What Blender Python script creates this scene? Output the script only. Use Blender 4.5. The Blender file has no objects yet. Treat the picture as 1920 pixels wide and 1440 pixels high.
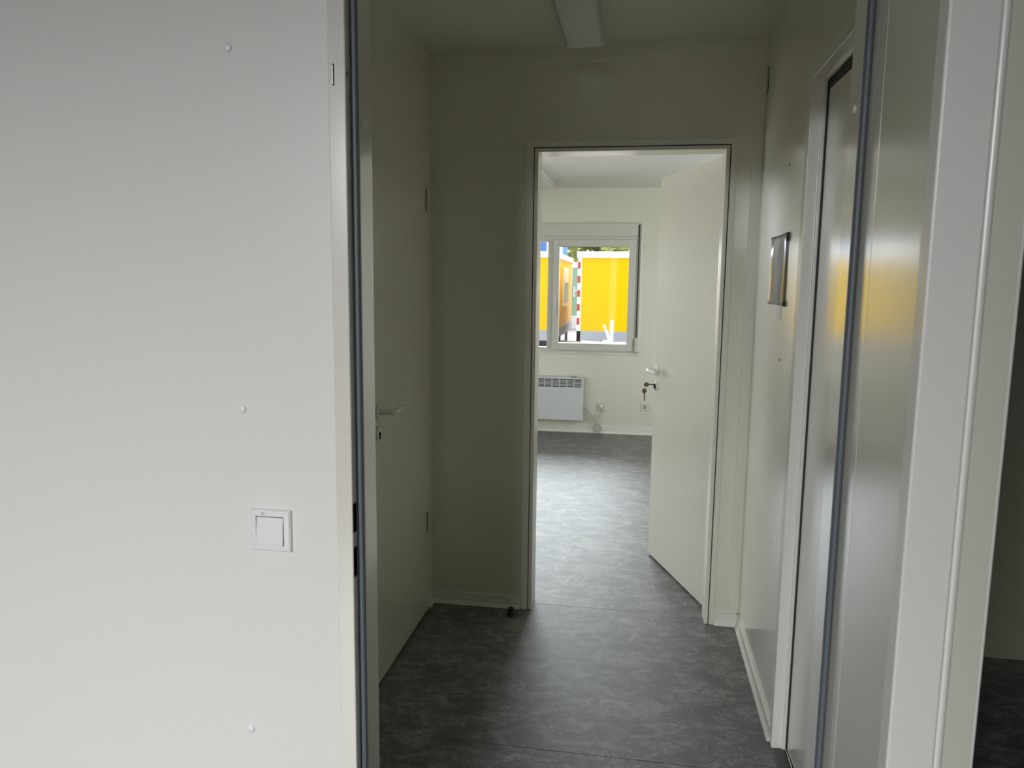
import bpy, bmesh, math, random
from mathutils import Matrix, Vector
random.seed(7)
C = bpy.context.scene.collection
scene = bpy.context.scene

# ------------------------------------------------------------------ camera
cam_data = bpy.data.cameras.new('camera')
cam = bpy.data.objects.new('camera', cam_data)
C.objects.link(cam)
cam_data.sensor_width = 36.0
cam_data.lens = 1414.0 / 1920.0 * 36.0
cam_data.clip_start = 0.02
cam_data.clip_end = 300
R = ((0.9865135, 0.03310939, -0.16029621),
     (0.16325532, -0.12854412, 0.97817386),
     (0.01178161, -0.99115094, -0.13221579))      # columns: image right, image down, forward
m = Matrix.Identity(4)
for r in range(3):
    m[r][0] = R[r][0]; m[r][1] = -R[r][1]; m[r][2] = -R[r][2]
m[2][3] = 1.45
cam.matrix_world = m
cam_data.dof.use_dof = True
cam_data.dof.focus_distance = 2.8
cam_data.dof.aperture_fstop = 9.0
scene.camera = cam

# ------------------------------------------------------------------ sky, daylight, exposure
SKY = 2.4
GLOW = 14.0          # bright thin cloud in front of the sun, beyond the yard
w = bpy.data.worlds.new('overcast_sky'); scene.world = w; w.use_nodes = True
nt = w.node_tree; nt.nodes.clear()
wo = nt.nodes.new('ShaderNodeOutputWorld'); bg = nt.nodes.new('ShaderNodeBackground')
tc = nt.nodes.new('ShaderNodeTexCoord'); sx = nt.nodes.new('ShaderNodeSeparateXYZ')
mr = nt.nodes.new('ShaderNodeMapRange')
mr.inputs['From Min'].default_value = 0.0; mr.inputs['From Max'].default_value = 1.0
mr.inputs['To Min'].default_value = SKY * 0.55; mr.inputs['To Max'].default_value = SKY * 1.5
nt.links.new(tc.outputs['Generated'], sx.inputs[0]); nt.links.new(sx.outputs['Z'], mr.inputs['Value'])
bg.inputs['Color'].default_value = (0.95, 0.99, 1.06, 1)
dt = nt.nodes.new('ShaderNodeVectorMath'); dt.operation = 'DOT_PRODUCT'
dt.inputs[1].default_value = Vector((-0.15, 0.80, 0.58)).normalized()
mxm = nt.nodes.new('ShaderNodeMath'); mxm.operation = 'MAXIMUM'; mxm.inputs[1].default_value = 0.0
pw = nt.nodes.new('ShaderNodeMath'); pw.operation = 'POWER'; pw.inputs[1].default_value = 4.0
ml = nt.nodes.new('ShaderNodeMath'); ml.operation = 'MULTIPLY_ADD'; ml.inputs[1].default_value = GLOW
nt.links.new(tc.outputs['Generated'], dt.inputs[0]); nt.links.new(dt.outputs['Value'], mxm.inputs[0])
nt.links.new(mxm.outputs[0], pw.inputs[0]); nt.links.new(pw.outputs[0], ml.inputs[0])
nt.links.new(mr.outputs[0], ml.inputs[2])
nt.links.new(ml.outputs[0], bg.inputs['Strength']); nt.links.new(bg.outputs[0], wo.inputs['Surface'])

def daylight_fill(name, loc, sx_, sy_, direction, watts, col=(1, 1, 1)):      # daylight stand-in: unseen area lamp added to light the rooms
    ld = bpy.data.lights.new(name, 'AREA'); ld.shape = 'RECTANGLE'; ld.size = sx_; ld.size_y = sy_
    ld.energy = watts; ld.color = col
    o = bpy.data.objects.new(name, ld); C.objects.link(o); o.location = loc
    o.rotation_euler = Vector(direction).to_track_quat('-Z', 'Y').to_euler()
    return o
def portal(name, loc, sx_, sy_, direction):
    ld = bpy.data.lights.new(name, 'AREA'); ld.shape = 'RECTANGLE'; ld.size = sx_; ld.size_y = sy_
    ld.cycles.is_portal = True
    o = bpy.data.objects.new(name, ld); C.objects.link(o); o.location = loc
    o.rotation_euler = Vector(direction).to_track_quat('-Z', 'Y').to_euler()
    return o

LBX0, LBX1, LBY, LBZ0, LBZ1 = -1.5, -0.45, -1.8, 0.02, 2.30      # unseen entrance opening, invented to let light into the lobby
daylight_fill('entrance_sky_fill', (-1.1, -4.2, 3.5), 3.4, 2.7, (0, 1, -0.35), 980, (1.0, 1.0, 1.03))      # added unseen panel standing in for sky in front of the entrance
daylight_fill('added_fill_left', (-2.64, 4.3, 1.25), 1.2, 1.7, (1, 0, 0), 18, (0.98, 1.0, 1.02))  # unseen fill lamp added in an invented opening left in the far room
daylight_fill('added_fill_right', (2.04, 5.6, 1.25), 1.8, 1.7, (-1, 0, 0), 18, (0.98, 1.0, 1.02))  # second added fill lamp, in an invented opening on the right side
vs = scene.view_settings
scene.display_settings.display_device = 'sRGB'
vs.view_transform = 'Standard'; vs.look = 'None'; vs.gamma = 1.0; vs.use_curve_mapping = False
vs.exposure = 0.0
scene.cycles.use_denoising = True
scene.cycles.max_bounces = 14; scene.cycles.diffuse_bounces = 8; scene.cycles.glossy_bounces = 5
scene.cycles.transparent_max_bounces = 12
scene.cycles.sample_clamp_indirect = 8.0
scene.cycles.caustics_reflective = False; scene.cycles.caustics_refractive = False

# ------------------------------------------------------------------ materials
def mat(name, color, rough=0.5, metal=0.0, spec=0.5, bump=None, vary=None, coat=0.0, coat_rough=0.3):
    M = bpy.data.materials.new(name); M.use_nodes = True
    n = M.node_tree; b = n.nodes['Principled BSDF']
    b.inputs['Base Color'].default_value = (*color, 1)
    b.inputs['Roughness'].default_value = rough; b.inputs['Metallic'].default_value = metal
    b.inputs['Specular IOR Level'].default_value = spec
    b.inputs['Coat Weight'].default_value = coat; b.inputs['Coat Roughness'].default_value = coat_rough; b.inputs['Coat IOR'].default_value = 2.2
    t = n.nodes.new('ShaderNodeTexCoord')
    if vary:
        ns = n.nodes.new('ShaderNodeTexNoise'); ns.inputs['Scale'].default_value = vary[0]
        ns.inputs['Detail'].default_value = 4
        mx = n.nodes.new('ShaderNodeMix'); mx.data_type = 'RGBA'
        mx.inputs['A'].default_value = (*color, 1)
        mx.inputs['B'].default_value = (*[c * vary[1] for c in color], 1)
        n.links.new(t.outputs['Object'], ns.inputs['Vector'])
        n.links.new(ns.outputs['Fac'], mx.inputs['Factor'])
        n.links.new(mx.outputs['Result'], b.inputs['Base Color'])
    if bump:
        nb = n.nodes.new('ShaderNodeTexNoise'); nb.inputs['Scale'].default_value = bump[0]
        nb.inputs['Detail'].default_value = 3
        bp = n.nodes.new('ShaderNodeBump'); bp.inputs['Strength'].default_value = bump[1]
        bp.inputs['Distance'].default_value = bump[2]
        n.links.new(t.outputs['Object'], nb.inputs['Vector'])
        n.links.new(nb.outputs['Fac'], bp.inputs['Height'])
        n.links.new(bp.outputs['Normal'], b.inputs['Normal'])
    return M

W_COL = (0.74, 0.735, 0.62)
wall_m = mat('wall_board_white', W_COL, 0.3, spec=0.9, coat=1.0, coat_rough=0.19)
lobby_m = mat('lobby_bounce_absorber', (0.09, 0.09, 0.09), 0.7)  # unseen lobby surfaces made dark to cut light bouncing into the hall
side_m = mat('side_room_dimmed', (0.34, 0.34, 0.25), 0.7)  # the room's dimness is put into this wall colour
plain_m = mat('wall_lobby_white', (0.76, 0.752, 0.71), 0.38, spec=0.4, bump=(220, 0.05, 0.001))
ceil_m = mat('ceiling_white', (0.74, 0.735, 0.68), 0.5, bump=(150, 0.05, 0.001))
leaf_m = mat('door_leaf_white', (0.73, 0.725, 0.63), 0.3, spec=0.9, coat=1.0, coat_rough=0.19)
frame_m = mat('frame_paint_white', (0.75, 0.745, 0.65), 0.25, spec=0.5, coat=0.6)
reveal_m = mat('frame_paint_reveal', (0.82, 0.81, 0.76), 0.3, spec=0.5, coat=0.3)
frame_lobby_m = mat('frame_paint_lobby', (0.78, 0.765, 0.68), 0.2, spec=0.5, coat=1.0, coat_rough=0.16)
plastic_m = mat('white_plastic', (0.80, 0.80, 0.79), 0.22)
upvc_m = mat('window_plastic', (0.66, 0.66, 0.60), 0.3)
skirt_m = mat('skirting_white', (0.76, 0.755, 0.70), 0.3)
seal_m = mat('grey_rubber_seal', (0.115, 0.135, 0.15), 0.45, bump=(400, 0.1, 0.001))
pale_seal_m = mat('pale_rubber_seal', (0.66, 0.65, 0.61), 0.4)
black_m = mat('black_rubber', (0.008, 0.008, 0.009), 0.6)
dark_m = mat('dark_hollow', (0.006, 0.006, 0.006), 0.9, spec=0.0)
hinge_m = mat('dull_hinge', (0.16, 0.16, 0.14), 0.5)
seam_m = mat('floor_joint', (0.035, 0.035, 0.034), 0.6)
strap_m = mat('dark_strap', (0.03, 0.03, 0.03), 0.8)
brass_m = mat('dull_brass', (0.17, 0.14, 0.085), 0.4, metal=1.0)
steel_m = mat('steel', (0.55, 0.55, 0.55), 0.3, metal=1.0)
galv_m = mat('galvanised_steel', (0.40, 0.42, 0.45), 0.5, metal=0.0, vary=(6, 0.8))
ink_m = mat('grey_ink', (0.03, 0.03, 0.045), 0.6)
heater_m = mat('heater_enamel', (0.72, 0.75, 0.78), 0.28)
cord_m = mat('cord_grey', (0.50, 0.47, 0.41), 0.5)
lampbody_m = mat('lamp_housing', (0.76, 0.76, 0.72), 0.3)
diff_m = mat('lamp_diffuser', (0.60, 0.62, 0.60), 0.22, bump=(90, 0.25, 0.002))
threshold_m = mat('threshold_dark', (0.06, 0.06, 0.055), 0.4)
paper_m = mat('grey_paper', (0.74, 0.74, 0.73), 0.75, spec=0.15)
yellow_m = mat('yellow_paint', (0.72, 0.455, 0.0), 0.45, spec=0.08)
ext_white_m = mat('trailer_white', (0.82, 0.82, 0.82), 0.4)
ext_grey_m = mat('trailer_grey_base', (0.36, 0.38, 0.43), 0.6, vary=(3, 0.8))
red_m = mat('red_stripe', (0.38, 0.02, 0.02), 0.4)
blue_m = mat('blue_paint', (0.06, 0.19, 0.58), 0.5)
green_m = mat('green_paint', (0.30, 0.45, 0.30), 0.5)
ground_m = mat('paved_ground', (0.36, 0.31, 0.29), 0.9, vary=(2.0, 0.75), bump=(8, 0.3, 0.02))
tyre_m = mat('tyre_rubber', (0.02, 0.02, 0.022), 0.8)
def foliage(name, col):
    M = mat(name, col, 0.55, spec=0.3, vary=(1.5, 0.55)); k = M.node_tree; b = k.nodes['Principled BSDF']
    tl = k.nodes.new('ShaderNodeBsdfTranslucent'); tl.inputs['Color'].default_value = (col[0]*1.2, col[1]*1.2, col[2]*0.8, 1)
    ms = k.nodes.new('ShaderNodeMixShader'); ms.inputs[0].default_value = 0.45
    k.links.new(b.outputs[0], ms.inputs[1]); k.links.new(tl.outputs[0], ms.inputs[2])
    k.links.new(ms.outputs[0], k.nodes['Material Output'].inputs['Surface'])
    return M
bark_m = mat('bark', (0.12, 0.09, 0.06), 0.9, bump=(20, 0.5, 0.02))
leaf1_m = foliage('foliage', (0.34, 0.37, 0.13))
plank_m = mat('weathered_timber', (0.42, 0.37, 0.32), 0.8)

# linoleum
floor_m = bpy.data.materials.new('marbled_grey_linoleum'); floor_m.use_nodes = True
n = floor_m.node_tree; b = n.nodes['Principled BSDF']
t = n.nodes.new('ShaderNodeTexCoord')
mp = n.nodes.new('ShaderNodeMapping'); mp.inputs['Scale'].default_value = (0.8, 1.25, 1)
n1 = n.nodes.new('ShaderNodeTexNoise'); n1.inputs['Scale'].default_value = 11; n1.inputs['Detail'].default_value = 10
n1.inputs['Roughness'].default_value = 0.75; n1.inputs['Distortion'].default_value = 0.9
n2 = n.nodes.new('ShaderNodeTexNoise'); n2.inputs['Scale'].default_value = 90; n2.inputs['Detail'].default_value = 6
n2.inputs['Roughness'].default_value = 0.7; n2.inputs['Distortion'].default_value = 1.2
ad = n.nodes.new('ShaderNodeMath'); ad.operation = 'MULTIPLY_ADD'; ad.inputs[1].default_value = 0.75
cr = n.nodes.new('ShaderNodeValToRGB')
cr.color_ramp.elements[0].position = 0.70; cr.color_ramp.elements[0].color = (0.026, 0.027, 0.026, 1)
cr.color_ramp.elements[1].position = 1.08; cr.color_ramp.elements[1].color = (0.22, 0.22, 0.215, 1)
cr.color_ramp.elements[1].position = 1.0
e = cr.color_ramp.elements.new(0.86); e.color = (0.066, 0.068, 0.066, 1)
n.links.new(t.outputs['Object'], mp.inputs[0])
n.links.new(mp.outputs[0], n1.inputs['Vector']); n.links.new(mp.outputs[0], n2.inputs['Vector'])
n.links.new(n2.outputs['Fac'], ad.inputs[0]); n.links.new(n1.outputs['Fac'], ad.inputs[2])
n.links.new(ad.outputs[0], cr.inputs[0]); n.links.new(cr.outputs[0], b.inputs['Base Color'])
b.inputs['Coat Weight'].default_value = 0.6; b.inputs['Coat Roughness'].default_value = 0.5; b.inputs['Coat IOR'].default_value = 1.6
b.inputs['Roughness'].default_value = 0.55; b.inputs['Specular IOR Level'].default_value = 1.0
bp = n.nodes.new('ShaderNodeBump'); bp.inputs['Strength'].default_value = 0.4; bp.inputs['Distance'].default_value = 0.0015
n.links.new(n2.outputs['Fac'], bp.inputs['Height']); n.links.new(bp.outputs['Normal'], b.inputs['Normal'])
n.links.new(bp.outputs['Normal'], b.inputs['Coat Normal'])

# thin window glass: clear with a Fresnel reflection
def glass(name, tint, rough=0.0, gain=1.0):
    g = bpy.data.materials.new(name); g.use_nodes = True
    k = g.node_tree; k.nodes.clear()
    o = k.nodes.new('ShaderNodeOutputMaterial'); mx = k.nodes.new('ShaderNodeMixShader')
    tr = k.nodes.new('ShaderNodeBsdfTransparent'); gl = k.nodes.new('ShaderNodeBsdfGlossy')
    fr = k.nodes.new('ShaderNodeFresnel'); fr.inputs['IOR'].default_value = 1.45
    tr.inputs['Color'].default_value = (*tint, 1); gl.inputs['Roughness'].default_value = rough
    mu = k.nodes.new('ShaderNodeMath'); mu.operation = 'MULTIPLY'; mu.inputs[1].default_value = gain
    k.links.new(fr.outputs[0], mu.inputs[0]); k.links.new(mu.outputs[0], mx.inputs[0])
    k.links.new(tr.outputs[0], mx.inputs[1])
    k.links.new(gl.outputs[0], mx.inputs[2]); k.links.new(mx.outputs[0], o.inputs[0])
    return g
glass_m = glass('window_glass', (0.95, 0.97, 0.96))
film_m = glass('clear_plastic_film', (0.97, 0.97, 0.96), 0.08, 0.95)

# ------------------------------------------------------------------ geometry helpers
class MB:
    def __init__(s): s.b = bmesh.new()
    def box(s, x0, x1, y0, y1, z0, z1, mtx=None):
        vs_ = [s.b.verts.new(v) for v in ((x0,y0,z0),(x1,y0,z0),(x1,y1,z0),(x0,y1,z0),(x0,y0,z1),(x1,y0,z1),(x1,y1,z1),(x0,y1,z1))]
        for f in ((3,2,1,0),(4,5,6,7),(0,1,5,4),(1,2,6,5),(2,3,7,6),(3,0,4,7)):
            s.b.faces.new([vs_[i] for i in f])
        if mtx: bmesh.ops.transform(s.b, matrix=mtx, verts=vs_)
        return s
    def poly(s, pts, off):                      # prism: polygon pts swept by vector off
        a = [s.b.verts.new(p) for p in pts]; c = [s.b.verts.new(Vector(p) + Vector(off)) for p in pts]
        k = len(pts)
        s.b.faces.new(a[::-1]); s.b.faces.new(c)
        for i in range(k): s.b.faces.new((a[i], a[(i+1) % k], c[(i+1) % k], c[i]))
        return s
    def prism(s, xy, z0, z1): return s.poly([(x, y, z0) for x, y in xy], (0, 0, z1 - z0))
    def tube(s, path, r, seg=12, radii=None):
        P = [Vector(p) for p in path]; rings = []
        up = None
        for i, p in enumerate(P):
            d = (P[min(i+1, len(P)-1)] - P[max(i-1, 0)]).normalized()
            if up is None:
                up = Vector((0,0,1)) if abs(d.z) < 0.9 else Vector((1,0,0))
            side = d.cross(up).normalized(); up = side.cross(d).normalized()
            rr = radii[i] if radii else r
            rings.append([s.b.verts.new(p + (side*math.cos(2*math.pi*k/seg) + up*math.sin(2*math.pi*k/seg))*rr) for k in range(seg)])
        for a, c in zip(rings, rings[1:]):
            for k in range(seg): s.b.faces.new((a[k], a[(k+1) % seg], c[(k+1) % seg], c[k]))
        s.b.faces.new(rings[0][::-1]); s.b.faces.new(rings[-1])
        return s
    def lathe(s, prof, origin, axis, seg=24):   # prof: list of (radius, distance along axis)
        ax = Vector(axis).normalized(); q = ax.to_track_quat('Z', 'Y'); O = Vector(origin); rings = []
        for r, h in prof:
            rings.append([s.b.verts.new(O + q @ Vector((r*math.cos(2*math.pi*k/seg), r*math.sin(2*math.pi*k/seg), h))) for k in range(seg)])
        for a, c in zip(rings, rings[1:]):
            for k in range(seg): s.b.faces.new((a[k], a[(k+1) % seg], c[(k+1) % seg], c[k]))
        s.b.faces.new(rings[0][::-1]); s.b.faces.new(rings[-1])
        return s
    def build(s, name, material, parent=None, bevel=0, seg=2, smooth=False, world=True):
        bmesh.ops.recalc_face_normals(s.b, faces=s.b.faces)
        off = Vector((0,0,0))
        if parent is not None and world:
            off = WLOC[parent.name]
        elif parent is None:
            lo = Vector((min(v.co.x for v in s.b.verts), min(v.co.y for v in s.b.verts), min(v.co.z for v in s.b.verts)))
            hi = Vector((max(v.co.x for v in s.b.verts), max(v.co.y for v in s.b.verts), max(v.co.z for v in s.b.verts)))
            off = Vector(((lo.x+hi.x)/2, (lo.y+hi.y)/2, lo.z))
        bmesh.ops.translate(s.b, verts=s.b.verts, vec=-off)
        me = bpy.data.meshes.new(name)
        if smooth:
            for f in s.b.faces: f.smooth = True
        s.b.to_mesh(me); s.b.free()
        me.materials.append(material)
        o = bpy.data.objects.new(name, me); C.objects.link(o)
        if parent is None:
            o.location = off; WLOC[o.name] = off
        else:
            o.parent = parent; WLOC[o.name] = WLOC[parent.name] if world else Vector((0,0,0))
        if bevel:
            bv = o.modifiers.new('edge', 'BEVEL'); bv.width = bevel; bv.segments = seg; bv.limit_method = 'ANGLE'; bv.angle_limit = math.radians(35)
            bv.harden_normals = False
        if smooth:
            me.set_sharp_from_angle(angle=math.radians(40))
        return o
WLOC = {}

def tag(o, label, cat, group=None, kind=None):
    o['label'] = label; o['category'] = cat
    if group: o['group'] = group
    if kind: o['kind'] = kind
    return o
def empty(name, loc, label, cat, rz=0, group=None, kind=None):
    o = bpy.data.objects.new(name, None); C.objects.link(o); o.location = loc; o.rotation_euler = (0, 0, rz)
    o.empty_display_size = 0.1
    WLOC[o.name] = Vector(loc) if rz == 0 else Vector((0,0,0))
    return tag(o, label, cat, group, kind)
def struct(o, label, cat): return tag(o, label, cat, kind='structure')

# ------------------------------------------------------------------ main dimensions
YN, YN2 = 1.298, 1.392          # near partition (with the light switch)
YB, YB2 = 3.20, 3.30            # hall end wall
YF = 7.35                       # window wall of the far room
XL, XR = -0.885, 0.472          # hall side walls
ZC, ZF = 2.40, 2.355            # hall / far-room ceilings

# ------------------------------------------------------------------ shell
struct(MB().box(-3.1, 2.1, LBY-0.1, 3.3, -0.12, 0).box(-2.7, 2.1, 3.3, 7.5, -0.12, 0).build('floor', floor_m), 'marbled dark grey linoleum floor running through hall and far room', 'floor')
fl = bpy.data.objects['floor']
for y, x0_, x1_, mm in ((2.185, -0.872, 0.46, seam_m), (3.262, -0.423, 0.33, ext_grey_m), (4.85, -2.55, 1.95, ext_grey_m)):
    MB().box(x0_, x1_, y-0.0007, y+0.0007, 0, 0.0004).build('floor_seam', mm, fl)
struct(MB().box(-3.1, 2.1, YN2-0.03, YB2, ZC, ZC+0.12).build('ceiling', ceil_m), 'white ceiling over the dim hall', 'ceiling')
struct(MB().box(-3.1, 2.1, LBY-0.1, YN2-0.03, ZC, ZC+0.12).build('ceiling', lobby_m), 'unseen lobby ceiling above the camera, darkened to cut bounce light', 'ceiling')
struct(MB().box(-2.7, 2.1, YB2, 7.5, ZF, ZF+0.165).build('ceiling', ceil_m), 'white ceiling of the bright far room', 'ceiling')
# near partition left of the doorway + over it + right of it
struct(MB().box(-3.1, -0.535, YN, YN2, 0, ZC).box(-0.535, 0.375, YN, YN2, 2.02, ZC).box(0.375, 0.56, YN+0.02, YN2, 0, ZC)
       .build('wall_front', plain_m), 'white near wall with light switch left of the doorway', 'wall')
# lobby right wall with a doorway near the camera
struct(MB().box(0.353, 0.458, 1.02, YN+0.02, 0, ZC).box(0.353, 0.458, 0.18, 1.02, 2.02, ZC).box(0.353, 0.458, LBY, 0.18, 0, ZC)
       .build('wall_lobby_right', wall_m), 'white wall strip between grey seal and blurred near door frame', 'wall')
# lobby back with the added entrance opening, lobby left
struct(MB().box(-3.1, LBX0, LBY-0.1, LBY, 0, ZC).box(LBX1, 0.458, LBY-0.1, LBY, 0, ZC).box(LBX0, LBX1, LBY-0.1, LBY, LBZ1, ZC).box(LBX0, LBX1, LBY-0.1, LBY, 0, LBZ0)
       .build('wall_lobby_back', lobby_m), 'unseen lobby wall with added entrance opening, darkened to cut bounce light', 'wall')
struct(MB().box(-3.1, -3.0, LBY, YN, 0, ZC).build('wall_lobby_left', lobby_m), 'unseen lobby wall left of the camera, darkened to cut bounce light', 'wall')
# unlit side room seen past the right edge
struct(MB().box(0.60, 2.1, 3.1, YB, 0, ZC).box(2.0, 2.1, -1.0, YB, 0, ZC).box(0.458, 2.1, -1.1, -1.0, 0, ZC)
       .build('wall_side_room', side_m), 'side room wall beyond the right edge frame, dimness put into its colour', 'wall')
# hall left wall (closed leaf in front), hall right wall with door opening
struct(MB().box(XL-0.08, XL, YN2, YB, 0, ZC).build('wall_left', wall_m), 'dim white hall wall around the left door', 'wall')
DR0, DR1, DRZ = 1.50, 2.36, 2.045
struct(MB().box(XR, XR+0.09, DR1-0.02, YB, 0, ZC).box(XR, XR+0.09, DR0, DR1-0.02, DRZ, ZC).box(XR, XR+0.09, YN2, DR0, 0, ZC)
       .build('wall_right', wall_m), 'glossy white hall wall with taped notice and yellow window reflection', 'wall')
# hall end wall with opening
OX0, OX1, OZ = -0.445, 0.360, 2.005
struct(MB().box(XL-0.08, OX0, YB, YB2, 0, ZC).box(OX1, XR+0.09, YB, YB2, 0, ZC).box(OX0, OX1, YB, YB2, OZ, ZC)
       .box(-2.7, XL-0.08, YB, YB2, 0, ZC).box(XR+0.09, 2.1, YB, YB2, 0, ZC)
       .build('wall_back', wall_m), 'dim white hall end wall around the open doorway', 'wall')
# far room
WX0, WX1, WZ0, WZ1 = -2.10, 0.020, 0.790, 2.020
struct(MB().box(-2.6, WX0, YF, YF+0.15, 0, ZF).box(WX1, 2.0, YF, YF+0.15, 0, ZF).box(WX0, WX1, YF, YF+0.15, 0, WZ0).box(WX0, WX1, YF, YF+0.15, WZ1, ZF)
       .build('wall_far', wall_m), 'white far room wall with window and panel heater', 'wall')
struct(MB().box(-2.7, -2.6, YB2, 3.7, 0, ZF).box(-2.7, -2.6, 4.9, YF+0.15, 0, ZF).box(-2.7, -2.6, 3.7, 4.9, 0, 0.4).box(-2.7, -2.6, 3.7, 4.9, 2.1, ZF)
       .build('wall_far_left', wall_m), 'white far room side wall hidden left of the doorway', 'wall')  # opening added for the left fill lamp
struct(MB().box(2.0, 2.1, YB2, 4.7, 0, ZF).box(2.0, 2.1, 6.5, YF+0.15, 0, ZF).box(2.0, 2.1, 4.7, 6.5, 0, 0.4).box(2.0, 2.1, 4.7, 6.5, 2.1, ZF).build('wall_far_right', wall_m), 'white far room side wall hidden behind the open door', 'wall')  # opening added for the right fill lamp

portal('portal_far_window', ((WX0+WX1)/2, YF+0.16, 1.35), 2.1, 1.1, (0, -1, 0))

# ------------------------------------------------------------------ skirtings and small trims
def skirting(name, p0, p1, nrm, label, h=0.057):
    a = Vector((*p0, 0)); d = Vector((*p1, 0)) - a; nv = Vector((*nrm, 0))
    prof = [(0,0),(0.016,0),(0.014,0.006),(0.0075,0.016),(0.0065,h-0.006),(0.009,h-0.002),(0.007,h),(0,h)]
    pts = [tuple(a + nv*o + Vector((0,0,z))) for o, z in prof]
    struct(MB().poly(pts, d).build(name, skirt_m), label, 'baseboard')
skirting('baseboard_back', (XL, YB), (-0.476, YB), (0,-1), 'white skirting left of the doorway at the hall end')
skirting('baseboard_back', (0.372, YB), (XR, YB), (0,-1), 'short white skirting block right of the doorway')
skirting('baseboard_right', (XR, YB), (XR, DR1), (-1,0), 'white skirting along the right hall wall')
skirting('baseboard_left', (XL, 3.13), (XL, YB), (1,0), 'short white skirting beside the left hall door', 0.057)
skirting('baseboard_far', (-2.6, YF), (2.0, YF), (0,-1), 'white skirting under the panel heater', 0.075)
struct(MB().box(XL, XR, YB-0.004, YB, 2.340, ZC).build('trim_1', frame_m, bevel=0.0012), 'thin white ceiling strip along the hall end wall', 'trim')
struct(MB().box(0.430, 0.470, YB-0.003, YB, 0.06, 2.340).build('trim_2', frame_m, bevel=0.001), 'upright white corner strip right of the far doorway', 'trim')

# ------------------------------------------------------------------ near doorway frame (no leaf hung)
d0 = empty('door_1', (-0.079, YN, 0), 'near white steel door frame with grey rubber seal, no leaf', 'door frame', kind='structure')
jl = [(-0.543, YN-0.0015), (-0.511, YN-0.0015), (-0.511, 1.327), (-0.4985, 1.327), (-0.4985, YN2+0.002), (-0.543, YN2+0.002)]
jr = [(0.341, YN2+0.002), (0.341, 1.327), (0.3535, 1.327), (0.3525, 1.252), (0.40, 1.252), (0.40, YN2+0.002)]
jf = MB().prism(jl, 0, 2.04).build('frame_jamb', frame_lobby_m, d0, bevel=0.0022, seg=3)
jf['label'] = 'left white jamb with slots'
MB().prism(jr, 0, 2.04).build('frame_jamb', frame_lobby_m, d0, bevel=0.0012, seg=2)
hd = [(0, YN-0.0015, 2.04), (0, YN-0.0015, 2.008), (0, 1.327, 2.008), (0, 1.327, 1.995), (0, YN2+0.002, 1.995), (0, YN2+0.002, 2.04)]
MB().poly([(-0.511, p[1], p[2]) for p in hd], (0.853, 0, 0)).build('frame_head', frame_lobby_m, d0, bevel=0.002)
for s, x in ((1, -0.5045), (-1, 0.3472)):
    MB().tube([(x, 1.3225, 0.0), (x, 1.3225, 2.0)], 0.0052, 16).box(x-0.006, x+0.006, 1.3245, 1.3275, 0, 2.0).build('seal', seal_m, d0, smooth=True)
MB().tube([(-0.50, 1.3225, 2.0015), (0.343, 1.3225, 2.0015)], 0.0052, 12).build('seal', seal_m, d0, smooth=True)
for z0, z1 in ((0.982, 1.038), (0.895, 0.953)):
    MB().box(-0.512, -0.5105, 1.2995, 1.3150, z0, z1).build('strike_hole', dark_m, d0)
MB().box(-0.512, -0.5105, 1.3015, 1.3045, 1.802, 1.811).build('strike_hole', dark_m, d0)
MB().box(-0.5345, -0.5310, YN-0.0022, YN+0.001, 1.787, 1.823).build('slot', dark_m, d0)
MB().box(-0.5345, -0.5330, YN-0.0026, YN+0.001, 1.789, 1.821).build('slot_edge', steel_m, d0)
for x, nx, z in ((-0.4985, 1, 1.736), (0.341, -1, 1.740)):
    MB().lathe([(0.0065,0),(0.0065,0.0012),(0.0045,0.0022),(0.0001,0.0026)], (x, 1.36, z), (nx,0,0), 16).build('screw_cap', plastic_m, d0, smooth=True)

# ------------------------------------------------------------------ blurred frame at the right edge
d5 = empty('door_5', (0.41, 0.6, 0), 'blurred white door frame at the right edge of the photo', 'door frame', kind='structure')
far_p = [(0.3515, 1.045), (0.3515, 1.011), (0.411, 1.011), (0.411, 1.024), (0.465, 1.024), (0.465, 1.045)]
MB().prism(far_p, 0, 2.03).build('frame_jamb', reveal_m, d5, bevel=0.003, seg=3)
MB().tube([(0.4172, 1.0215, 0), (0.4172, 1.0215, 2.0)], 0.0066, 16).build('seal', reveal_m, d5, smooth=True)
near_p = [(x, 1.20 - y) for x, y in far_p]
MB().prism(near_p, 0, 2.03).build('frame_jamb', reveal_m, d5, bevel=0.003, seg=3)
MB().box(0.3515, 0.465, 0.16, 1.04, 2.0, 2.03).build('frame_head', reveal_m, d5)

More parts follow.
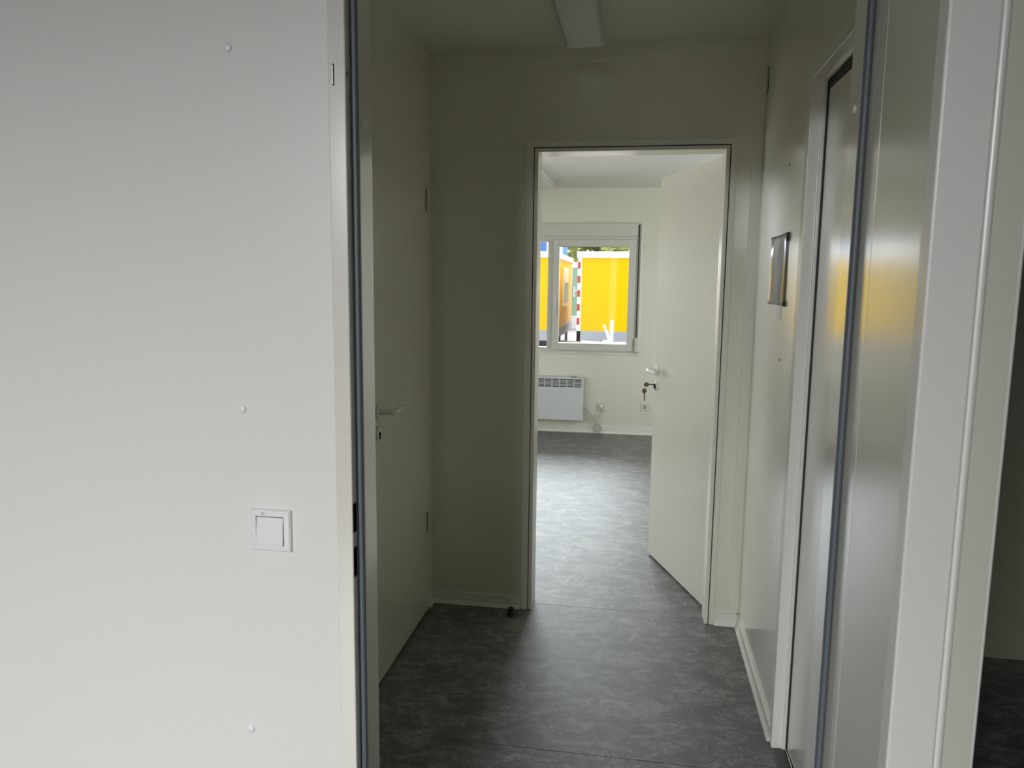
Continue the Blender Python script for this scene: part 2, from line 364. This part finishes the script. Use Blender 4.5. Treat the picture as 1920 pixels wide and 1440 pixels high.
# ------------------------------------------------------------------ lever handle builder (local: leaf face is y=0, out = +y, lever runs to dx)
def handle(parent, u, z, dx, name='door_handle', reach=0.112, mt=None):
    mt = mt or plastic_m
    h = MB().lathe([(0.026,0),(0.026,0.005),(0.023,0.0085),(0.012,0.0095),(0.0105,0.012),(0.0100,0.045)], (u,0,z), (0,1,0), 28)
    path = [(u, 0.040, z), (u, 0.050, z), (u+dx*0.006, 0.0555, z), (u+dx*0.016, 0.058, z), (u+dx*0.05, 0.0575, z), (u+dx*0.09, 0.056, z), (u+dx*reach, 0.052, z)]
    h.tube(path, 0.0095, 14, [0.0095,0.0098,0.0102,0.0105,0.0112,0.0115,0.0095])
    return h.build(name, mt, parent, smooth=True, world=False)
def cylinder_rose(parent, u, z, hole=True):
    e_ = MB().lathe([(0.0255,0),(0.0255,0.004),(0.0235,0.008),(0.0001,0.0085)], (u,0,z), (0,1,0), 28).build('lock_rose', plastic_m, parent, smooth=True, world=False)
    if hole:
        MB().lathe([(0.0085,0),(0.0085,0.0093),(0.0001,0.0094)], (u,0,z-0.003), (0,1,0), 18).box(u-0.0045,u+0.0045,0.004,0.0094,z-0.021,z-0.003).build('keyhole', dark_m, e_, world=False)
    return e_

# ------------------------------------------------------------------ left hall door (closed)
dl = empty('door_2', (-0.873, 3.075, 0), 'closed white door with lever handle on the left hall wall', 'door', rz=math.radians(-90), kind='structure')
# local: x = -world y direction (u grows towards the camera), y = world +x
WL = 0.668
MB().box(0, WL, -0.012, 0.0, 0.012, 2.015).build('door_leaf', leaf_m, dl, bevel=0.002, world=False)
MB().box(-0.055, 0.0, -0.0115, -0.006, 0, 2.06).box(0, WL, -0.0115, -0.006, 2.018, 2.06).box(WL+0.003, WL+0.055, -0.0115, -0.006, 0, 2.06).build('door_frame', wall_m, dl, bevel=0.001, world=False)
handle(dl, WL-0.052, 1.005, -1)
cylinder_rose(dl, WL-0.052, 0.93)
for z in (1.787, 0.416):
    MB().lathe([(0.0042,0),(0.0042,0.088)], (-0.005, 0.000, z-0.044), (0,0,1), 12).build('hinge', hinge_m, dl, smooth=True, world=False)

# ------------------------------------------------------------------ right hall door (closed, recessed)
d3 = empty('door_3', (0.52, 1.93, 0), 'closed white door recessed in the right hall wall with dark gap', 'door', kind='structure')
MB().box(0.509, 0.55, DR0+0.012, DR1-0.055, 0.012, 2.0, Matrix.Translation((0.509, DR1-0.055, 0)) @ Matrix.Rotation(math.radians(1.25), 4, 'Z') @ Matrix.Translation((-0.509, -(DR1-0.055), 0))).build('door_leaf', leaf_m, d3, bevel=0.002)   # not quite shut
# steel frame: reveals facing the opening, thin face on the wall
def cs(y_wall, sgn):   # plan profile of one jamb; sgn=+1 far jamb (reveal faces the camera)
    return [(XR-0.007, y_wall+0.048*sgn), (XR-0.007, y_wall), (0.497, y_wall), (0.497, y_wall-0.010*sgn), (0.5065, y_wall-0.010*sgn), (0.5065, y_wall+0.048*sgn)]
MB().prism(cs(DR1-0.035, 1), 0, 2.075).build('frame_jamb', reveal_m, d3, bevel=0.0018, seg=3)
MB().prism(cs(DR0, -1), 0, 2.075).build('frame_jamb', reveal_m, d3, bevel=0.0018, seg=3)
hp = [(XR-0.007, 2.075), (XR-0.007, 2.030), (0.497, 2.030), (0.497, 2.020), (0.5065, 2.020), (0.5065, 2.075)]
MB().poly([(x, DR0, z) for x, z in hp], (0, DR1-0.035-DR0, 0)).build('frame_head', reveal_m, d3, bevel=0.0022, seg=3)
MB().box(0.5068, 0.511, DR0+0.004, DR1-0.049, 2.0, 2.018).box(0.5068, 0.511, DR1-0.055, DR1-0.047, 0.012, 2.018).box(0.5068, 0.511, DR0, DR0+0.010, 0.012, 2.018).build('seal', black_m, d3)
MB().box(XR-0.005, 0.5035, DR0+0.012, DR1-0.046, 0, 0.006).build('threshold', threshold_m, d3, bevel=0.002)
MB().box(0.504, 0.5085, DR0+0.012, DR1-0.046, 0, 0.012).build('threshold_strip', steel_m, d3, bevel=0.001)
hl = MB().lathe([(0.026,0),(0.026,0.006),(0.011,0.009),(0.010,0.036)], (0.509, DR0+0.065, 1.005), (-1,0,0), 24)
hl.tube([(0.490, DR0+0.065, 1.005), (0.480, DR0+0.070, 1.005), (0.477, DR0+0.085, 1.005), (0.478, DR0+0.175, 1.005)], 0.010, 14).build('door_handle', plastic_m, d3, smooth=True)

# ------------------------------------------------------------------ far doorway frame and its open leaf
d4 = empty('door_4', (-0.045, 3.25, 0), 'open white door and frame between hall and bright room', 'door', kind='structure')
fr = MB()
fr.box(-0.473, -0.4425, YB-0.010, YB, 0, 2.0095).box(0.349, 0.372, YB-0.010, YB, 0, 2.0095).box(-0.473, 0.372, YB-0.010, YB, 2.0095, 2.033)
fr.build('frame_face', frame_m, d4, bevel=0.0015)
MB().box(-0.4440, -0.4385, YB-0.005, YB2-0.002, 0, 2.0094).box(0.3445, 0.3495, YB-0.005, YB2-0.002, 0, 2.0094).box(-0.4385, 0.3445, YB-0.005, YB2-0.002, 2.0040, 2.0094).build('shadow_groove', black_m, d4)
MB().box(-0.4395, -0.4230, YB-0.008, YB2+0.012, 0, 1.990).box(0.330, 0.3455, YB-0.008, YB2+0.012, 0, 1.990).box(-0.4395, 0.3455, YB-0.008, YB2+0.012, 1.990, 2.0055).build('jamb_lining', frame_m, d4, bevel=0.0025, seg=3)
# the leaf hangs on the far side; its own frame of reference turned 109.8 deg
lf = bpy.data.objects.new('door_leaf', None)
leafm = Matrix.Translation((0.352, 3.318, 0)) @ Matrix.Rotation(math.radians(109.8), 4, 'Z')
W2 = 0.742
def to_leaf(o): o.matrix_parent_inverse = Matrix.Translation(-WLOC[d4.name])
bpy.data.objects.remove(lf)
lb = MB().box(0.004, W2, -0.040, 0.0, 0.010, 1.990)
leaf = lb.build('door_leaf', leaf_m, d4, bevel=0.0018, world=False)
leaf.matrix_parent_inverse = Matrix.Translation(-WLOC[d4.name]); leaf.matrix_basis = leafm
hh = handle(leaf, W2-0.042, 1.010, -1)
lr = cylinder_rose(leaf, W2-0.042, 0.928)
MB().box(W2-0.0005, W2+0.0008, -0.028, -0.010, 0.86, 1.08).build('lock_plate', steel_m, leaf, world=False)

# ------------------------------------------------------------------ keys
def key_mesh(L=0.030):
    k = MB()
    pts = []
    for i in range(8):
        a = math.pi/8 + i*math.pi/4
        pts.append((0.0125*math.cos(a)*1.0, -0.0011, 0.0145*math.sin(a)))
    k.poly(pts, (0, 0.0022, 0))
    k.box(-0.0042, 0.0042, -0.0011, 0.0011, -0.020, -0.012)
    k.box(-0.0032, 0.0032, -0.0010, 0.0010, -0.020-L, -0.019)
    for i in range(4): k.box(0.0030, 0.0044 if i % 2 else 0.0038, -0.0010, 0.0010, -0.026-i*0.006, -0.023-i*0.006)
    return k
lock_w = leafm @ Vector((W2-0.042, 0.009, 0.936))
kb = empty('key_bunch', tuple(lock_w), 'two dull brass keys hanging from the open door lock', 'keys', rz=math.radians(109.8))
k1 = key_mesh(0.024)
bmesh.ops.transform(k1.b, matrix=Matrix.Translation((0, 0.048, 0.0)) @ Matrix(((0,1,0),(0,0,1),(1,0,0))).to_4x4(), verts=k1.b.verts)
MB.build(k1, 'key', brass_m, kb, bevel=0.0004, world=False)
MB().box(-0.004, 0.004, 0.0, 0.008, -0.020, 0.003).build('lock_core', black_m, kb, world=False)
ringp = [(0.0, 0.056 + 0.011*math.sin(a), -0.010 + 0.013*math.cos(a)) for a in [i*math.pi/12 for i in range(25)]]
MB().tube(ringp, 0.0011, 8).build('key_ring', steel_m, kb, smooth=True, world=False)
k2 = key_mesh(0.034)
bmesh.ops.transform(k2.b, matrix=Matrix.Translation((0.001, 0.058, -0.033)) @ Matrix.Rotation(math.radians(82), 4, 'Z') @ Matrix.Rotation(math.radians(3), 4, 'Y'), verts=k2.b.verts)
MB.build(k2, 'key', brass_m, kb, bevel=0.0004, world=False)

# ------------------------------------------------------------------ light switch
sw = empty('light_switch', (-0.673, YN, 0.979), 'white square rocker light switch with small EL1 tag on near wall', 'light switch')
x0, x1, z0, z1 = -0.7135, -0.6325, 0.9385, 1.0195
def ring(out0, out1, inn0, inn1):
    pass
pl = MB()
o_ = [(x0, z0), (x1, z0), (x1, z1), (x0, z1)]
def inset(k): return [(x0+k, z0+k), (x1-k, z0+k), (x1-k, z1-k), (x0+k, z1-k)]
lev = [(0, 0.0), (0, 0.0065), (0.0025, 0.0095), (0.0115, 0.0108), (0.0125, 0.0100), (0.0125, 0.004)]
rings = []
for k, h in lev:
    rings.append([pl.b.verts.new((x, YN-h, z)) for x, z in inset(k)])
for a, c in zip(rings, rings[1:]):
    for i in range(4): pl.b.faces.new((a[i], a[(i+1) % 4], c[(i+1) % 4], c[i]))
pl.b.faces.new(rings[-1])
pl.build('frame_plate', plastic_m, sw, bevel=0.0007)
MB().box(x0+0.0126, x1-0.0126, YN-0.0050, YN-0.0040, z0+0.0126, z1-0.0126).build('gap', dark_m, sw)
rk = MB(); a0, a1, b0, b1 = x0+0.0132, x1-0.0142, z0+0.0135, z1-0.0146
rk.poly([(a0, YN-0.005, b0), (a0, YN-0.0128, b0), (a0, YN-0.0110, (b0+b1)/2), (a0, YN-0.0080, b1), (a0, YN-0.005, b1)], (a1-a0, 0, 0))
rk.build('rocker', plastic_m, sw, bevel=0.0008)
tg = MB().box(-0.6915, -0.6755, YN-0.0113, YN-0.0100, 1.0090, 1.0165).build('name_tag', mat('tag_paper', (0.82, 0.82, 0.84), 0.5), sw)
fc = bpy.data.curves.new('tag_text', 'FONT'); fc.body = 'EL1'; fc.size = 0.0074; fc.align_x = 'CENTER'; fc.align_y = 'CENTER'; fc.extrude = 0.00008
fo = bpy.data.objects.new('tag_text_curve', fc); C.objects.link(fo)
bpy.context.view_layer.update()
tm = bpy.data.meshes.new_from_object(fo.evaluated_get(bpy.context.evaluated_depsgraph_get()))
bpy.data.objects.remove(fo)
tm.materials.clear(); tm.materials.append(ink_m); tm.name = 'lettering'
to = bpy.data.objects.new('lettering', tm); C.objects.link(to); to.parent = tg
to.location = Vector((-0.6835, YN-0.0114, 1.0127)) - WLOC[sw.name]; to.rotation_euler = (math.radians(90), 0, 0)

# ------------------------------------------------------------------ screw caps on the near wall
for (x, z), lab in zip(((-0.729, 1.857), (-0.725, 1.210), (-0.731, 0.564)),
                       ('white dome screw cap high on the near wall', 'white dome screw cap on near wall above the light switch', 'white dome screw cap low on near wall below the light switch')):
    tag(MB().lathe([(0.0082,0),(0.0082,0.0015),(0.0072,0.0034),(0.0045,0.0048),(0.0001,0.0053)], (x, YN, z), (0,-1,0), 24).build('screw_cap', plastic_m, smooth=True),
        lab, 'screw cap', 'dome screw caps on the near wall')

# ------------------------------------------------------------------ marks on the right hall wall
wr = bpy.data.objects['wall_right']
for y, z, r in ((2.63, 1.842, 0.005), (2.607, 1.208, 0.005), (2.567, 0.593, 0.003)):
    MB().lathe([(r,0),(r,0.0006),(0.0001,0.0007)], (XR, y, z), (-1,0,0), 14).build('screw_hole', dark_m, wr)
MB().box(XR-0.0006, XR+0.001, 3.155, 3.170, 2.19, 2.29).build('wall_slot', dark_m, wr)

# ------------------------------------------------------------------ notice in a clear sleeve taped to the wall
ns = empty('notice_sleeve', (XR, 2.70, 1.50), 'grey notice in clear plastic sleeve taped to the right hall wall', 'notice')
def sheet(ya, yb, za, zb, fn, nu=60, nv=16):
    q = MB(); g = []
    for i in range(nu+1):
        row = []
        for j in range(nv+1):
            u, v = i/nu, j/nv
            row.append(q.b.verts.new((XR - fn(u, v), ya+(yb-ya)*u, za+(zb-za)*v)))
        g.append(row)
    for i in range(nu):
        for j in range(nv): q.b.faces.new((g[i][j], g[i+1][j], g[i+1][j+1], g[i][j+1]))
    return q
def lift(u, v):
    return 0.0018 + 0.0055*(1-math.exp(-u/0.05)) - 0.003*min(1, max(0, (u-0.12)/0.3)) + 0.006*max(0, (u-0.78)/0.22)**2 + 0.0006*math.sin(v*7+u*3)
so = sheet(2.565, 2.835, 1.388, 1.622, lambda u, v: lift(u, v)).build('plastic_sleeve', film_m, ns, smooth=True)
po = sheet(2.61, 2.80, 1.395, 1.597, lambda u, v: 0.0012 + 0.0004*math.sin(v*7)).build('paper', paper_m, ns, smooth=True)
for o in (so, po):
    sd = o.modifiers.new('thick', 'SOLIDIFY'); sd.thickness = 0.0006
tp = sheet(2.60, 2.70, 1.340, 1.400, lambda u, v: 0.0009 + 0.004*max(0, v-0.5)).build('tape', film_m, ns, smooth=True)
for za, zb in ((1.594, 1.623), (1.386, 1.404)): MB().box(XR-0.008, XR, 2.561, 2.566, za, zb).build('black_corner_piece', black_m, ns)  # small black pieces at two sleeve corners

# ------------------------------------------------------------------ door stop
tag(MB().lathe([(0.0175,0),(0.0175,0.004),(0.0155,0.010),(0.0135,0.034),(0.0115,0.0365),(0.0001,0.037)], (-0.503, 3.118, 0), (0,0,1), 24).build('door_stop', black_m, smooth=True),
    'small black rubber door stop on the floor left of the far doorway', 'door stop')

# ------------------------------------------------------------------ ceiling lights
def ceiling_light(x0, x1, y0, y1, zc, label):
    L = empty('ceiling_light', ((x0+x1)/2, (y0+y1)/2, zc), label, 'ceiling light', group='fluorescent ceiling lights')
    zb = zc - 0.058
    MB().box(x0+0.006, x1-0.006, y0+0.004, y1-0.004, zc-0.022, zc).build('housing', lampbody_m, L, bevel=0.002)
    xm = (x0+x1)/2
    prof = [(x0, zc-0.022), (x0+0.004, zb+0.006), (x0+0.012, zb), (x1-0.012, zb), (x1-0.004, zb+0.006), (x1, zc-0.022)]
    MB().poly([(x, y0+0.008, z) for x, z in prof], (0, y1-y0-0.016, 0)).build('diffuser', diff_m, L, bevel=0.002)
    for ya, yb in ((y0, y0+0.008), (y1-0.008, y1)):
        MB().poly([(x + (0.001 if x > xm else -0.001), ya, z - (0.001 if z < zc-0.03 else 0)) for x, z in prof], (0, yb-ya, 0)).build('end_cap', lampbody_m, L, bevel=0.001)
    return L
ceiling_light(-0.303, -0.152, 1.78, 3.012, ZC, 'unlit fluorescent ceiling light in the dim hall')
ceiling_light(-0.925, -0.780, 5.76, 7.00, ZF, 'unlit fluorescent ceiling light in the bright far room')
# two tiny ceiling screws in the far room
for x, y, lab in ((-0.63, 5.25, 'left tiny screw head in the far room ceiling'), (-0.30, 5.15, 'right tiny screw head in the far room ceiling')):
    tag(MB().lathe([(0.009,0),(0.009,0.002),(0.0001,0.003)], (x, y, ZF), (0,0,-1), 12).build('ceiling_screw', galv_m, smooth=True), lab, 'screw', 'screw heads in the far room ceiling')

# ------------------------------------------------------------------ window in the far room
wn = empty('window_1', ((WX0+WX1)/2, YF, WZ0), 'white plastic two part window with roller shutter box over the heater', 'window', kind='structure')
def bars(mb, xa, xb, za, zb, wl, wr_, wb, wt, y0, y1):
    mb.box(xa, xa+wl, y0, y1, za, zb).box(xb-wr_, xb, y0, y1, za, zb).box(xa+wl, xb-wr_, y0, y1, za, za+wb).box(xa+wl, xb-wr_, y0, y1, zb-wt, zb)
    return mb
fm = bars(MB(), WX0, WX1, 0.787, 1.905, 0.058, 0.058, 0.047, 0.054, YF-0.004, YF+0.07)
fm.box(-0.865, -0.800, YF-0.004, YF+0.07, 0.834, 1.851)
fm.build('window_frame', upvc_m, wn, bevel=0.003)
sh = bars(MB(), -0.815, -0.028, 0.811, 1.876, 0.062, 0.063, 0.070, 0.070, YF-0.022, YF+0.045).build('sash', upvc_m, wn, bevel=0.004)
MB().box(-0.755, -0.088, YF+0.018, YF+0.022, 0.878, 1.810).build('pane', glass_m, sh)
MB().box(WX0+0.05, -0.860, YF+0.018, YF+0.022, 0.830, 1.856).build('pane', glass_m, wn)
gk = bars(MB(), -0.757, -0.087, 0.877, 1.810, 0.005, 0.004, 0.004, 0.006, YF+0.012, YF+0.017).build('gasket', black_m, sh)
bx = MB().box(-0.014, WX1, YF-0.004, YF+0.10, 1.905, 2.020).box(WX0, -0.014, YF-0.030, YF+0.10, 1.905, 2.020).build('shutter_box', upvc_m, wn, bevel=0.004)
MB().box(WX0, -0.010, YF-0.033, YF-0.004, 2.014, 2.024).build('box_lip', upvc_m, wn, bevel=0.002)
MB().box(WX0-0.01, 0.036, YF-0.012, YF, 0.774, 0.790).box(WX1-0.004, WX1+0.016, YF-0.012, YF, 0.79, 2.024).build('architrave', frame_m, wn, bevel=0.003)
MB().box(-0.008, 0.004, YF-0.016, YF-0.014, 0.93, 2.012).build('shutter_strap', strap_m, wn)
wd = MB().box(-0.014, 0.034, YF-0.045, YF-0.012, 0.805, 0.945).build('strap_winder', upvc_m, wn, bevel=0.010, seg=4)
MB().lathe([(0.007,0),(0.007,0.05)], (-0.022, YF-0.027, 0.815), (0,0,1), 12).build('hinge', upvc_m, sh, smooth=True)
hw = MB().box(-0.802, -0.774, YF-0.032, YF-0.022, 1.255, 1.325)
hw.tube([(-0.788, YF-0.030, 1.295), (-0.788, YF-0.058, 1.295), (-0.788, YF-0.066, 1.285), (-0.788, YF-0.064, 1.24), (-0.788, YF-0.058, 1.165)], 0.009, 12, [0.009,0.009,0.0095,0.0105,0.009])
hw.build('window_handle', plastic_m, sh, smooth=True)
MB().box(WX0-0.02, WX1+0.02, YF+0.10, YF+0.22, 0.760, 0.788).build('outer_sill', galv_m, wn)

# ------------------------------------------------------------------ panel heater
ht = empty('panel_heater', (-0.88, YF, 0.128), 'white wall panel heater with slotted top under the window', 'heater')
hx0, hx1, hz0, hz1 = -1.27, -0.488, 0.130, 0.549
yf = 7.262
MB().box(hx0+0.006, hx1-0.006, yf+0.010, YF-0.020, hz0+0.006, hz1-0.004).build('body', dark_m, ht)
gz0, gz1 = 0.455, 0.533
fp = MB().box(hx0, hx1, yf, yf+0.010, hz0, gz0).box(hx0, hx1, yf, yf+0.010, gz1, hz1).box(hx0, hx0+0.020, yf, yf+0.010, gz0, gz1).box(hx1-0.020, hx1, yf, yf+0.010, gz0, gz1)
fp.box(hx0, hx0+0.004, yf+0.01, YF-0.02, hz0, hz1).box(hx1-0.004, hx1, yf+0.01, YF-0.02, hz0, hz1).box(hx0, hx1, yf+0.01, YF-0.02, hz1-0.003, hz1).box(hx0, hx1, yf+0.01, YF-0.02, hz0, hz0+0.003)
fp.build('casing', heater_m, ht, bevel=0.002)
gr = MB()
for i in range(7):
    z = gz0 + i*(gz1-gz0)/6
    if 0 < i < 6: gr.box(hx0+0.02, hx1-0.02, yf+0.001, yf+0.008, z-0.0031, z+0.0031)
nx = 10
for i in range(1, nx+1):
    x = hx1-0.020 - i*0.0718
    gr.box(x-0.0035, x+0.0035, yf+0.0005, yf+0.009, gz0, gz1)
gr.build('grille', heater_m, ht)
for xa in (-0.90, -1.15): MB().box(xa, xa+0.06, YF-0.022, YF, 0.25, 0.45).build('wall_bracket', galv_m, ht)
MB().box(-0.615, -0.555, yf+0.030, yf+0.060, hz1-0.001, hz1+0.003).build('control_strip', strap_m, ht)
# cord: from the heater side, down to a bundle, up to the plug
def bez(p, k=10):
    out = []
    for i in range(len(p)-1):
        a = Vector(p[max(i-1,0)]); b_ = Vector(p[i]); c_ = Vector(p[i+1]); d_ = Vector(p[min(i+2, len(p)-1)])
        for j in range(k):
            t_ = j/k
            out.append(0.5*((2*b_)+(c_-a)*t_+(2*a-5*b_+4*c_-d_)*t_*t_+(3*b_-a-3*c_+d_)*t_**3))
    out.append(Vector(p[-1])); return out
yc = YF-0.020
cpts = [(-0.492, yc-0.03, 0.262), (-0.470, yc, 0.245), (-0.420, yc, 0.185), (-0.385, yc-0.004, 0.120), (-0.350, yc-0.008, 0.085), (-0.320, yc-0.008, 0.055), (-0.345, yc-0.012, 0.022), (-0.385, yc-0.012, 0.030), (-0.375, yc-0.006, 0.075),
        (-0.335, yc-0.004, 0.100), (-0.312, yc-0.012, 0.060), (-0.335, yc-0.018, 0.016), (-0.380, yc-0.018, 0.040), (-0.372, yc-0.014, 0.095), (-0.395, yc-0.008, 0.140), (-0.408, yc-0.004, 0.165), (-0.390, yc-0.010, 0.172),
        (-0.375, yc-0.012, 0.130), (-0.350, yc-0.006, 0.130), (-0.328, yc, 0.185), (-0.318, yc-0.014, 0.235), (-0.317, yc-0.024, 0.247)]
cd = MB().tube(bez(cpts), 0.0046, 8).build('power_cord', cord_m, ht, smooth=True)
MB().lathe([(0.0185,0),(0.0185,0.006),(0.017,0.022),(0.010,0.032),(0.0001,0.034)], (-0.317, YF-0.0075, 0.268), (0,-1,0), 20).build('plug', plastic_m, cd, smooth=True)

# ------------------------------------------------------------------ wall outlets
def outlet(x, z, label):
    o = empty('wall_outlet', (x, YF, z), label, 'outlet', group='white sockets on the far wall')
    MB().box(x-0.040, x+0.040, YF-0.010, YF, z-0.040, z+0.040).build('cover_plate', upvc_m, o, bevel=0.003)
    MB().lathe([(0.024,0),(0.0235,0.0006),(0.0215,0.0008),(0.0205,-0.003)], (x, YF-0.0102, z), (0,-1,0), 28).build('socket_ring', upvc_m, o, smooth=True)
    q = MB().lathe([(0.019,0),(0.019,0.0004)], (x, YF-0.0106, z), (0,-1,0), 28).build('socket_well', mat('socket_well', (0.42, 0.41, 0.38), 0.5), o)
    ph = MB()
    for dx in (-0.0095, 0.0095): ph.lathe([(0.0030,0),(0.0030,0.0004)], (x+dx, YF-0.0111, z), (0,-1,0), 10)
    ph.box(x-0.003, x+0.003, YF-0.0118, YF-0.0105, z+0.014, z+0.0205).box(x-0.003, x+0.003, YF-0.0118, YF-0.0105, z-0.0205, z-0.014)
    ph.build('contacts', dark_m, q)
outlet(-0.317, 0.268, 'white wall socket with the heater plug in it')
outlet(0.106, 0.275, 'empty white wall socket beside the open door edge')

# ------------------------------------------------------------------ outside
ZG = -0.60
struct(MB().box(-40, 40, 7.5, 90, ZG-0.2, ZG).box(-40, -3.2, -20, 7.5, ZG-0.2, ZG).box(-3.2, 2.1, -20, LBY-0.2, ZG-0.2, ZG).build('ground', ground_m), 'pale paved yard outside the window', 'ground')

def trailer(xa, xb, ya, yb, label, stripes=False, windows=None):
    T = empty('site_trailer', ((xa+xb)/2, ya, ZG), label, 'trailer', group='yellow site trailers outside')
    MB().box(xa+0.02, xb-0.02, ya+0.02, yb-0.02, 0.10, 2.20).build('body', yellow_m, T)
    MB().box(xa-0.03, xb+0.03, ya-0.04, yb+0.04, 2.20, 2.38).build('roof', ext_white_m, T, bevel=0.02)
    MB().box(xa, xb, ya, yb, -0.20, 0.10).build('base_frame', ext_grey_m, T)
    # corner posts
    for cx, cy in ((xa, ya), (xb-0.11, ya), (xa, yb-0.11), (xb-0.11, yb-0.11)):
        p = MB().box(cx, cx+0.11, cy, cy+0.11, -0.20, 2.20).build('corner_post', ext_white_m, T)
        if stripes and (cx, cy) == (xa, ya):
            for k in range(5):
                zc = 0.38 + k*0.402
                MB().box(cx-0.003, cx+0.080, cy-0.003, cy+0.10, zc-0.10, zc+0.10).build('red_band', red_m, p)
    # axle, wheels
    ym = (ya+yb)/2
    for wx in (xa+0.12, xb-0.30):
        MB().lathe([(0.16,0),(0.30,0.0),(0.32,0.03),(0.32,0.15),(0.30,0.18),(0.16,0.18)], (wx, ym, ZG+0.32), (1,0,0), 24).build('wheel', tyre_m, T, smooth=True)
    MB().box(xa+0.15, xb-0.15, ym-0.05, ym+0.05, ZG+0.27, ZG+0.37).build('axle', galv_m, T)
    for lx in (xa+0.10, xb-0.20):
        for ly in (ya+0.3, yb-0.4): MB().box(lx, lx+0.1, ly, ly+0.1, ZG, -0.20).build('support_leg', galv_m, T)
    return T
t1 = trailer(-1.72, 0.85, 22.0, 28.0, 'yellow site trailer with red striped corner post right outside', stripes=True)
# drawbar of the right trailer, with a white post and slanted rod
db = MB().tube([(-1.55, 21.98, -0.22), (-0.82, 20.7, -0.16)], 0.05, 10).tube([(-0.05, 21.98, -0.22), (-0.78, 20.7, -0.16)], 0.05, 10).box(-0.88, -0.72, 20.25, 20.75, -0.26, -0.06)
db.build('drawbar', ext_white_m, t1)
MB().tube([(-0.66, 20.6, ZG+0.05), (-0.66, 20.6, 0.50)], 0.045, 12).lathe([(0.11,0),(0.11,0.07)], (-0.70, 20.6, ZG+0.11), (1,0,0), 16).build('white_post', ext_white_m, t1)
MB().tube([(-0.72, 20.55, -0.06), (-0.78, 20.55, 0.16), (-0.88, 20.6, 0.36)], 0.032, 10).build('slanted_rod', ext_white_m, t1)
t2 = trailer(-9.6, -2.38, 22.0, 27.9, 'yellow site trailer with side window left behind the mullion')
wf = MB().box(-2.41, -2.35, 24.6, 26.1, 0.72, 1.98).build('window_frame', ext_white_m, t2)
MB().box(-2.36, -2.34, 24.75, 25.95, 0.86, 1.50).build('pane', mat('dark_pane', (0.10, 0.11, 0.10), 0.1), wf)
MB().box(-2.36, -2.335, 24.75, 25.95, 1.50, 1.86).build('shutter', ext_white_m, wf)
bc = empty('shipping_container', (-6.0, 34, ZG), 'tall blue container stack behind the left yellow trailer', 'container')
bb = MB()
for i in range(14): bb.box(-9.0+i*0.41, -8.80+i*0.41, 33.96, 34.0, ZG+0.2, 4.6)
bb.box(-9.0, -3.35, 34.0, 36.4, ZG, 4.8)
bb.build('body', blue_m, bc)
for xa, xb in ((-4.06, -3.99), (-3.45, -3.35)): MB().box(xa, xb, 33.90, 33.96, ZG, 4.6).build('locking_bar', ext_white_m, bc)
gc = empty('green_cabin', (-2.4, 35, ZG), 'pale green cabin door seen between the two yellow trailers', 'cabin')
MB().box(-3.28, -1.0, 35.0, 37.4, 0.0, 2.20).build('body', green_m, gc)
for za, zb in ((2.20, 2.45), (ZG, 0.0)): MB().box(-3.3, -0.98, 34.98, 37.4, za, zb).build('border', ext_white_m, gc)
MB().box(-2.92, -2.86, 34.93, 35.0, 0.85, 1.35).box(-2.86, -2.70, 34.90, 34.94, 1.12, 1.18).build('door_handle', ext_white_m, gc)
# timber pallet and beam on the yard
tag(MB().box(-1.35, -0.95, 20.2, 20.7, ZG, ZG+0.10).box(-1.32, -0.98, 20.25, 20.65, ZG+0.1, ZG+0.28).build('timber_block', plank_m), 'grey timber block lying before the right trailer', 'timber')
tag(MB().box(-3.4, -1.95, 17.4, 17.7, ZG, ZG+0.12).box(-3.3, -2.05, 17.42, 17.68, ZG+0.12, ZG+0.2).build('timber_beam', plank_m), 'long grey timber beam lying on the yard', 'timber')

def tree(x, y, h, r, seed, label):
    rnd = random.Random(seed)
    t_ = empty('tree', (x, y, ZG), label, 'tree', group='trees behind the trailers')
    tr = MB().tube([(x, y, ZG), (x+0.1, y, ZG+h*0.3), (x-0.1, y+0.1, ZG+h*0.6), (x, y, ZG+h*0.85)], 0.2, 10, [0.26,0.2,0.14,0.06])
    for k in range(8):
        a = k*2.4; z = ZG + h*(0.3+0.06*k)
        tr.tube([(x, y, z), (x+math.cos(a)*r*0.4, y+math.sin(a)*r*0.4, z+h*0.08), (x+math.cos(a)*r*0.8, y+math.sin(a)*r*0.8, z+h*0.18)], 0.06, 6, [0.08,0.05,0.02])
    tr.build('trunk', bark_m, t_, smooth=True)
    f = MB(); cl = [(rnd.gauss(0, .45), rnd.gauss(0, .45), rnd.gauss(0.1, .42), rnd.uniform(.28, .5)) for _ in range(26)]
    for _ in range(9000):
        c = rnd.choice(cl)
        v = Vector((rnd.gauss(0,1), rnd.gauss(0,1), rnd.gauss(0,1))).normalized() * c[3] * (rnd.random()**0.4)
        p = Vector((x+(c[0]+v.x)*r, y+(c[1]+v.y)*r, ZG+h*0.58+(c[2]+v.z)*h*0.42))
        if p.z < ZG+0.7: continue
        s_ = rnd.uniform(.07, .15)
        q = Matrix.Rotation(rnd.uniform(0, 6.28), 3, 'Z') @ Matrix.Rotation(rnd.uniform(0, 3.14), 3, 'X')
        vv = [f.b.verts.new(p + q @ Vector(k)) for k in ((-s_, -s_*0.5, 0), (0, -s_*0.6, s_*0.2), (s_*1.1, 0, 0), (0, s_*0.6, s_*0.2), (-s_, s_*0.5, 0))]
        f.b.faces.new(vv)
    f.build('foliage', leaf1_m, t_)
tree(-5.4, 41, 7.5, 2.3, 1, 'leafy tree above the gap between the yellow trailers')
tree(-2.6, 50, 7.6, 2.6, 2, 'leafy tree above the left end of the right trailer')
tree(0.8, 41, 7.0, 2.3, 3, 'leafy tree above the right part of the right trailer')
